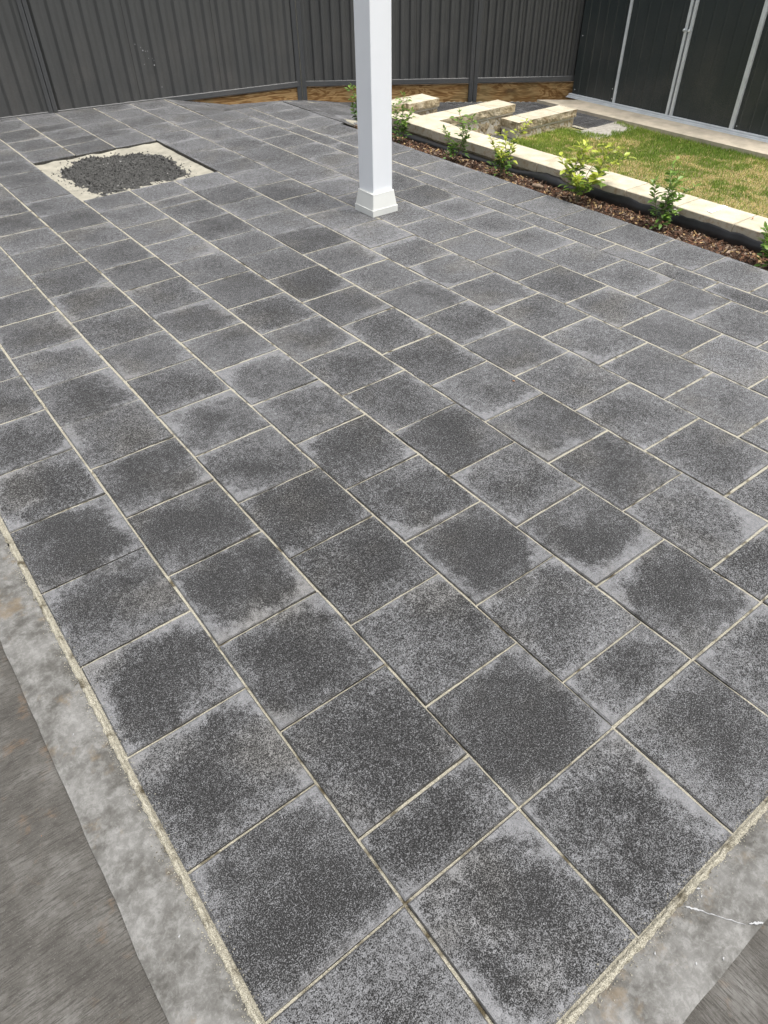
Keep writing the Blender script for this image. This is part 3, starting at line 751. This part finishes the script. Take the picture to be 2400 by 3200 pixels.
# paper strip and a dead leaf on the wall, a twig on the slab
stp = MB(); q = [Vector((3.832, 1.725)), Vector((3.824, 1.690)), Vector((3.978, 1.687)), Vector((3.985, 1.722))]
stp.add([(p.x-3.9, p.y-1.705, .0) for p in q] + [(p.x-3.9, p.y-1.705, .0012) for p in q], [(3, 2, 1, 0), (4, 5, 6, 7)] + [(i, (i+1) % 4, (i+1) % 4+4, i+4) for i in range(4)])
tag(stp.build('paper_strip', m_simple('white_paper', (.82, .83, .84), .7, var=.04, bump=0), None, (3.9, 1.705, .0625)), 'flat white strip lying across the top of the long garden wall', 'strip')

def short_wall(name_label, x0, x1, yn, yf, zt, capx, seed):
    root = empty('limestone_wall', ((x0+x1)/2, (yn+yf)/2, zt)); tag(root, name_label, 'wall', 'short limestone walls stepping down beside the path')
    cx, cy = root.location.x, root.location.y; D = yf-yn
    for k, (a, b) in enumerate(capx):
        me = cap_mesh(b-a-.002, D, .058, seed+k, (1, 1 if k == len(capx)-1 else 0, 1, 1 if k == 0 else 0))
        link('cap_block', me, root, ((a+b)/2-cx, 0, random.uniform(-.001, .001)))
    core = MB().box((x0-cx+.004, -D/2+.0185, -.34), (x1-cx-.010, D/2-.0185, -.074)); core.build('mortar', M['mortar'], root)
    MB().box((x0-cx+.001, -D/2+.0125, -.0735), (x1-cx-.006, D/2-.0125, -.0605)).build('mortar', M['mortar'], root)
    z = -.0740
    for course in range(2):
        x = x1-.006; first = .060 if course == 0 else .16
        k = 0
        while x > x0 + .03:
            w_ = first if k == 0 else .312; a = max(x0, x-w_)
            if x-a > .02:
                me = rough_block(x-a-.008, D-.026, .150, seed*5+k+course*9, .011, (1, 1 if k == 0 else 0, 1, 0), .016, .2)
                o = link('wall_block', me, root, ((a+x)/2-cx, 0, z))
            x = a; k += 1
        z -= .156
    return root
short_wall('short cream limestone wall farthest back, highest of three, ending near the white post', 4.0, 4.322, 4.566, 4.795, .112, [(4.0, 4.325)], 1)
short_wall('middle short cream limestone wall of three, joining the long garden wall', 4.0, 4.935, 4.287, 4.508, .030, [(4.0, 4.330), (4.330, 4.688), (4.688, 4.940)], 4)
short_wall('short cream limestone wall nearest the lawn, lowest of three, grass against its base', 4.77, 5.49, 4.076, 4.286, -.050, [(4.77, 4.93), (4.93, 5.282), (5.282, 5.495)], 8)
# higher return block behind the post where the first short wall meets the long wall
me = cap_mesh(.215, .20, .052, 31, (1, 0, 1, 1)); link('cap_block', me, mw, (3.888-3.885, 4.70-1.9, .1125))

# ============================================================ garden bed
bs = MB(); grid_bed(3.506, 3.80, -1.1, 4.83, .03, None, lambda x, y: -.054 + .006*fnoise(x, y, 0, 8, 3), bs)
tag(bs.build('garden_soil', M['soil'], smooth=True), kind='structure')
ch = MB(); ccol = []; rc = random.Random(5)
for i in range(11500):
    x, y = rc.uniform(3.513, 3.79), rc.uniform(-.6 if rc.random() < .06 else .85, 4.82)
    L = rc.uniform(.009, .028)*(1.35 if rc.random() < .12 else 1); Wd = rc.uniform(.003, .009); T = rc.uniform(.0008, .003)
    if x-L < 3.507: x = 3.509 + L*.85
    z = -.050 + .006*fnoise(x, y, 0, 8, 3) + rc.uniform(.0, .014)
    mt = Matrix.Rotation(rc.uniform(0, 6.28), 3, 'Z') @ Matrix.Rotation(rc.gauss(0, .35), 3, 'Y') @ Matrix.Rotation(rc.gauss(0, .45), 3, 'X')
    tp, t2 = rc.uniform(.3, .9), rc.uniform(.4, 1)
    pv = [(-L, -Wd*tp, -T), (L, -Wd*t2, -T), (L*rc.uniform(.75, 1), Wd*t2, -T), (-L*rc.uniform(.7, 1), Wd*tp, -T)]
    pv += [(a, b, T) for a, b, c in pv]; pv.append((0, 0, 0))
    ch.add([mt @ Vector(p) + Vector((x, y, z)) for p in pv[:8]], [(3,2,1,0),(4,5,6,7),(0,1,5,4),(1,2,6,5),(2,3,7,6),(3,0,4,7)])
    r = rc.random()
    c = (.045, .027, .018) if r < .34 else (.095, .052, .032) if r < .66 else (.155, .078, .045) if r < .80 else (.27, .205, .15) if r < .94 else (.50, .35, .17)
    k = rc.uniform(.75, 1.25); ccol += [tuple(q*k for q in c)]*6
co = ch.build('bark_mulch', M['bark']); add_tint(co.data, ccol); tag(co, 'brown bark chips covering the narrow planted bed', 'mulch', kind='stuff')
# liner
lv = []; lf = []; NY = 240
for i in range(NY+1):
    y = 4.55 - 5.5*i/NY
    a = max(0, min(1, (y-2.75)/.35)); n1 = fnoise(y, 0, 3, 2.3, 3); n2 = fnoise(y, 5, 3, 7, 3)
    top = (-.010 + .006*n1)*a + (.024 + .013*n2 + .014*n1)*(1-a)
    dip = math.exp(-((y-2.62)/.09)**2)*.035
    bul = (.030 + .012*n1)*a + (.006 + .006*n1)*(1-a) + math.exp(-((y-2.72)/.13)**2)*.02
    prof = [(3.775-bul*1.0, -.07), (3.768-bul*1.3, -.030), (3.770-bul*1.15, -.018 + .016*(1-a)), (3.773-bul*.55, top-.012*(1-a)-dip*.6), (3.7715, top-dip)]
    if a > .5: prof[3] = (3.770-bul*.45, top-.001); prof[4] = (3.787, top-.006)
    for (x, z) in prof: lv.append((x + .002*n2, y, z))
for i in range(NY):
    for k in range(4): lf.append((i*5+k, i*5+k+1, (i+1)*5+k+1, (i+1)*5+k))
lo = link('plastic_liner', mesh('plastic_liner', lv, lf, M['liner'], True)); sm_ = lo.modifiers.new('thickness', 'SOLIDIFY'); sm_.thickness = .0012; sm_.offset = 0
tag(lo, 'crumpled black plastic liner bulging along the bed side of the garden wall', 'liner')
# stone lying in the bark
rv, rf_ = [], []
rkb = MB(); N1, N2 = 12, 7; vs = []
for j in range(N2+1):
    for i in range(N1):
        th, ph = 6.2832*i/N1, math.pi*j/N2
        p = Vector((math.cos(th)*math.sin(ph)*.022, math.sin(th)*math.sin(ph)*.040, math.cos(ph)*.014)); p *= 1 + .25*fnoise(p.x, p.y, p.z, 45, 3); vs.append(p)
rkb.add(vs, [(j*N1+i, (j+1)*N1+i, (j+1)*N1+(i+1) % N1, j*N1+(i+1) % N1) for j in range(N2) for i in range(N1)])
tag(rkb.build('stone', M['rock'], None, (3.60, 2.765, -.008), (0, .1, .3), smooth=True), 'small brown stone lying in the bark beside the yellow-green shrub', 'stone')

# ------------------------------------------------------------ shrubs
def leaf_mesh(seed):
    r = random.Random(seed); prof = [(0, .0), (.12, .14), (.35, .25), (.62, .22), (.85, .10), (1.0, .0)]
    vs = []; curl = r.uniform(.05, .35); fold = r.uniform(.15, .45)
    for t, w_ in prof:
        z = -curl*t*t
        if w_ == 0: vs.append((0, t, z))
        else: vs += [(-w_, t, z + w_*fold), (0, t, z), (w_, t, z + w_*fold)]
    fs = [(0, 3, 2), (0, 2, 1)] + [q for k in range(3) for b in [1+3*k] for q in ((b, b+1, b+4, b+3), (b+1, b+2, b+5, b+4))] + [(10, 11, 13), (11, 12, 13)]
    return mesh('leaf', vs, fs, M['leaf'], True)
LM = [leaf_mesh(i) for i in range(6)]
def shrub(base, stems, leaf_len, cols, label, seed, low=0, flowers=None, maxleaf=280, wide=1.35):
    r = random.Random(seed); root = empty('shrub', base); tag(root, label, 'shrub', 'young shrubs planted along the garden bed')
    nl = 0
    def put(p, d, L, top):
        nonlocal nl
        if nl >= maxleaf: return
        nl += 1
        d = d.normalized(); z = Vector((r.gauss(0, .4), r.gauss(0, .4), 1)).normalized(); x = d.cross(z).normalized(); z = x.cross(d)
        o = link('leaf', LM[r.randrange(6)], root)
        mt = Matrix((x, d, z)).transposed().to_4x4(); mt = Matrix.Translation(p) @ mt @ Matrix.Diagonal((L*r.uniform(.8, 1.15), L, L, 1))
        o.matrix_local = mt
        c = cols[0] if not top else cols[1]; k = r.uniform(.75, 1.3); m = r.random()*.5
        c = tuple((cols[0][q]*m + c[q]*(1-m))*k for q in range(3)); o.color = (*c, 1)
    for (dx, dy, h, dens) in stems:
        dx, dy = dx*wide, dy*wide
        tip = Vector((dx, dy, h)); n = 9; side = Vector((r.gauss(0, .02), r.gauss(0, .02), 0)); pts = []
        for i in range(n+1):
            t = i/n; p = Vector((dx*t**1.5, dy*t**1.5, h*t)) + side*math.sin(t*3.1) + Vector((r.gauss(0, .002), r.gauss(0, .002), 0)); pts.append(p)
        MB().tube(pts, [.0026*(1-.72*i/n)+.0004 for i in range(n+1)], 5).build('stem', M['stem'], root)
        cnt = int(dens*2.0)
        for k in range(cnt):
            t = .25 + .75*((k+.5)/cnt)**.8; f = t*n; i = min(n-1, int(f)); p = pts[i].lerp(pts[i+1], f-i); up = (pts[i+1]-pts[i]).normalized()
            a = k*2.4 + r.uniform(-.5, .5)
            for s in (0, math.pi):
                out = Vector((math.cos(a+s), math.sin(a+s), r.uniform(-.15, .6)))
                if dens > 7 and r.random() < .35:     # side twig with a few leaves
                    e = p + out*leaf_len*r.uniform(.6, 1.2); MB().tube([p, p.lerp(e, .5)+Vector((0, 0, .003)), e], .0009, 4).build('stem', M['stem'], root)
                    put(e, out, leaf_len*r.uniform(.7, 1.05), t > .6); put(p.lerp(e, .6), out + Vector((r.gauss(0, .8), r.gauss(0, .8), 0)), leaf_len*r.uniform(.6, .9), t > .6)
                else: put(p + out*.002, out + up*.35, leaf_len*r.uniform(.7, 1.1)*(1.0 if t < .9 else .75), t > .6)
        put(pts[-1], up + Vector((r.gauss(0, .3), r.gauss(0, .3), 0)), leaf_len*.8, True)
    for k in range(low):
        a = r.uniform(0, 6.28); rad = r.uniform(.005, .070); p = Vector((math.cos(a)*rad, math.sin(a)*rad*1.3, r.uniform(.008, .085)))
        put(p, Vector((math.cos(a), math.sin(a), r.uniform(-.2, .8))), leaf_len*r.uniform(.6, .95), False)
    if flowers:
        for (x, y, z) in flowers:
            f = empty('flower', (x, y, z)); f.parent = root
            for k in range(5):
                a = k*1.2566 + r.random()*.2; b = MB(); d = Vector((math.cos(a), math.sin(a), .45)).normalized(); s = Vector((-math.sin(a), math.cos(a), 0))
                b.add([Vector((0, 0, 0)), d*.006+s*.0035, d*.010, d*.006-s*.0035], [(0, 1, 2, 3)]); b.build('petal', M['petal'], f)
            MB().tube([(0, 0, -.002), (0, 0, .003)], .0015, 5).build('flower_centre', M['leaf'], f).color = (.5, .42, .08, 1)
    return root
DK, MD, LT, YL = (.055, .13, .025), (.10, .20, .035), (.21, .33, .055), (.50, .54, .07)
shrub((3.596, 4.66, -.02), [(-.05, .03, .30, 10), (.02, .02, .24, 8), (.05, -.03, .20, 7), (-.02, .05, .16, 6)], .038, (DK, LT), 'young green shrub mostly hidden behind the white post', 21, 20)
shrub((3.615, 4.19, -.02), [(.02, .01, .30, 10), (-.03, .02, .24, 9), (.05, -.03, .20, 8), (.0, -.04, .14, 7)], .041, (MD, LT), 'leafy green shrub just right of the white post', 22, 26)
shrub((3.60, 3.56, -.02), [(.01, .0, .30, 9), (.07, -.04, .27, 9), (-.05, .03, .20, 7), (.03, -.06, .16, 6), (-.02, -.02, .12, 6)], .040, (MD, LT), 'dark green shrub with two upright stems in front of the highest short wall', 23, 30)
shrub((3.60, 3.10, -.02), [(.02, .02, .25, 8), (-.03, .06, .22, 8), (.14, -.02, .30, 9), (.04, -.03, .17, 8), (-.03, -.02, .15, 8), (.01, .03, .13, 7)], .040, (MD, YL), 'dense green shrub with one leaning yellow-tipped shoot', 24, 40)
shrub((3.60, 2.44, -.02), [(.02, .02, .30, 9), (.08, -.03, .29, 9), (-.04, .05, .22, 8), (.12, -.06, .24, 8), (-.05, -.02, .17, 7), (.05, .04, .30, 9), (.0, -.07, .20, 7), (.09, .0, .26, 8), (-.02, .10, .14, 6)], .054, (LT, YL), 'largest shrub, bushy with broad yellow-green leaves', 25, 40, None, 290, 1.9)
shrub((3.63, 1.875, -.02), [(.03, .02, .31, 9), (-.02, .05, .24, 7), (.10, -.06, .21, 6), (.06, .0, .22, 8), (.02, -.06, .10, 5), (.07, .03, .20, 7)], .044, (MD, LT), 'thin stemmed shrub with small white flowers', 26, 30,
      [(.045, -.055, .085), (.055, -.045, .092), (.06, -.06, .088), (.035, -.035, .075), (.05, -.065, .080)])
shrub((3.61, 1.17, -.02), [(.03, .03, .21, 7), (-.03, .06, .18, 7), (.07, .0, .22, 7), (-.05, .02, .10, 6), (.02, .07, .15, 7)], .044, (MD, LT), 'dark green shrub cut off by the right edge, lowest in the picture', 27, 34)

# ============================================================ lawn
tb = MB(); zl = lambda x, y: -.198 + .006*fnoise(x, y, 1, 3, 3) + .010*max(0, (y-3.4)/.5)
grid_bed(3.985, 5.882, -1.1, 3.93, .06, None, zl, tb); grid_bed(4.5, 5.45, 3.93, 4.10, .06, None, zl, tb); tag(tb.build('lawn_soil', M['turf'], smooth=True), kind='structure')
NB = 150000
gx = RNG.uniform(3.99, 5.885, NB); gy = np.where(RNG.random(NB) < .93, RNG.uniform(1.05, 4.08, NB), RNG.uniform(-1.0, 1.05, NB))
keep = ~((gy > 3.72 - .03*np.sin(gx*30)) & (gx > 5.36 + .12*np.clip((3.95-gy)/.25, 0, 1)) & (gx < 5.80))
keep &= (gy < 3.90) | (gx < 5.46)
gx, gy = gx[keep], gy[keep]; NB = len(gx)
res = 110; Z = np.zeros((res+1, res+1)); S = Z.copy(); Tt = Z.copy()
for j in range(res+1):
    for i in range(res+1):
        x, y = 3.98+1.92*i/res, -1.1+5.2*j/res
        Z[j, i] = zl(x, y); S[j, i] = fnoise(x, y, 7, 2.6, 4); Tt[j, i] = fnoise(x, y, 9, 11.0, 3)
fi = (gx-3.98)/1.92*res; fj = (gy+1.1)/5.2*res; i0 = np.clip(fi.astype(int), 0, res-1); j0 = np.clip(fj.astype(int), 0, res-1); a = fi-i0; b = fj-j0
def samp(A): return A[j0, i0]*(1-a)*(1-b)+A[j0, i0+1]*a*(1-b)+A[j0+1, i0]*(1-a)*b+A[j0+1, i0+1]*a*b
gz = samp(Z); st_ = samp(S); tt = samp(Tt)
# straw shows in the middle and towards the near side, green along the short wall and the slab
green_edge = np.exp(-np.maximum(0, 3.95-gy)/.35)*1.0 + np.exp(-np.maximum(0, 5.86-gx)/.13)*.9 + np.exp(-np.maximum(0, gx-4.0)/.10)*.25
straw = 1/(1+np.exp(-(st_*3.4 + tt*3.6 + .35 - 2.0*green_edge + .75*np.clip((3.1-gy), -1, 1.2))*2.0))
isst = RNG.random(NB) < np.clip(straw*.85, .06, .80)
ang = RNG.uniform(0, 2*np.pi, NB); L = RNG.uniform(.010, .027, NB)*(1 + .5*green_edge.clip(0, 1)); L = np.where(isst, L*.72, L)
lean = np.where(isst, RNG.uniform(.5, 1.4, NB), RNG.uniform(.15, .85, NB)); wd = RNG.uniform(.0011, .0022, NB)
dx, dy = np.cos(ang), np.sin(ang); px, py = -dy, dx
V = np.zeros((NB, 5, 3)); hz = np.cos(lean*.6); hx = np.sin(lean*.6); tz = np.cos(lean*1.35); tx = np.sin(lean*1.35)
mxp = gx + dx*hx*L*.55; myp = gy + dy*hx*L*.55; mzp = gz + hz*L*.55
V[:, 0] = np.c_[gx-px*wd, gy-py*wd, gz-.003]; V[:, 1] = np.c_[gx+px*wd, gy+py*wd, gz-.003]
V[:, 2] = np.c_[mxp+px*wd*.8, myp+py*wd*.8, mzp]; V[:, 3] = np.c_[mxp-px*wd*.8, myp-py*wd*.8, mzp]
V[:, 4] = np.c_[mxp+dx*tx*L*.45, myp+dy*tx*L*.45, mzp+tz*L*.45]
me = bpy.data.meshes.new('grass'); me.vertices.add(NB*5); me.vertices.foreach_set('co', V.ravel())
me.loops.add(NB*7); base = (np.arange(NB)*5)[:, None]
me.loops.foreach_set('vertex_index', (base + np.array([[0, 1, 2, 3, 3, 2, 4]])).ravel().astype(np.int32))
me.polygons.add(NB*2); me.polygons.foreach_set('loop_start', (np.arange(NB)[:, None]*7 + np.array([[0, 4]])).ravel().astype(np.int32))
me.update(calc_edges=True); me.materials.append(M['blade'])
G1, G2, S1, S2 = np.array([.15, .25, .035]), np.array([.44, .52, .10]), np.array([.80, .66, .34]), np.array([.50, .36, .15])
u = RNG.random(NB)[:, None]; k = RNG.uniform(.75, 1.25, NB)[:, None]
gl = np.clip(.25 + .5*np.clip(-st_, -1, 1)[:, None]*-1 + (u-.5)*.7, 0, 1)
col = np.where(isst[:, None], S1*u+S2*(1-u), G1*(1-gl)+G2*gl)*k
ca = me.color_attributes.new('tint', 'FLOAT_COLOR', 'CORNER'); ca.data.foreach_set('color', np.c_[np.repeat(col, 7, axis=0), np.ones(NB*7)].astype(np.float32).ravel())
tag(link('grass', me), 'patchy green and straw coloured lawn grass beside the shed slab', 'grass', kind='stuff')

# ============================================================ white post
def prism(b, w0, w1, z0, z1, c=.003):
    r = []
    for w_, z in ((w0/2, z0), (w1/2, z1)):
        r.append([(w_-c, -w_, z), (w_, -w_+c, z), (w_, w_-c, z), (w_-c, w_, z), (-w_+c, w_, z), (-w_, w_-c, z), (-w_, -w_+c, z), (-w_+c, -w_, z)])
    vs = r[0]+r[1]; fs = [(i, (i+1) % 8, 8+(i+1) % 8, 8+i) for i in range(8)] + [tuple(range(8, 16)), tuple(range(7, -1, -1))]
    return b.add(vs, fs)
po = empty('veranda_post', (2.5265, 3.048, 0), 0); tag(po, 'square white veranda post with a flared off-white collar standing on the paving', 'post')
b = MB(); prism(b, .1365, .1365, .001, 2.5, .0025); b.build('shaft', M['white'], po, (.006, .010, 0))
b = MB(); prism(b, .182, .182, .0008, .036, .002); prism(b, .174, .150, .036, .116, .003); prism(b, .152, .149, .116, .1185, .003); b.build('base_collar', M['cream'], po)
b = MB(); prism(b, .1385, .1380, .1185, .1205, .003); b.build('sealant_bead', M['cream'], po, (.004, .006, 0))
# small litter
def litter(name, loc, L, W_, col, label, cat, seed):
    r = random.Random(seed); vs = [(-L, 0, .0), (-L*.3, W_, .003), (L*.5, W_*.7, .002), (L, 0, .005), (L*.4, -W_*.8, .001), (-L*.4, -W_, .002)]
    vs += [(a, b, c+.0008) for a, b, c in vs]
    o = link(name, mesh(name, vs, [(5, 4, 3, 2, 1, 0), (6, 7, 8, 9, 10, 11)] + [(i, (i+1) % 6, (i+1) % 6+6, i+6) for i in range(6)], M['dead']), None, loc, (0, 0, r.uniform(0, 3)))
    return tag(o, label, cat)
litter('dead_leaf', (3.916, 1.50, .063), .013, .0035, None, 'curled brown leaf lying on the long garden wall near the right edge', 'leaf', 1)
litter('dead_leaf', (1.796, 1.192, .001), .007, .004, None, 'tiny orange brown leaf on the open paving', 'leaf', 2)
litter('dead_leaf', (-0.208, 0.556, -.016), .006, .002, None, 'dark twig fragment on the rough concrete at lower left', 'twig', 3)
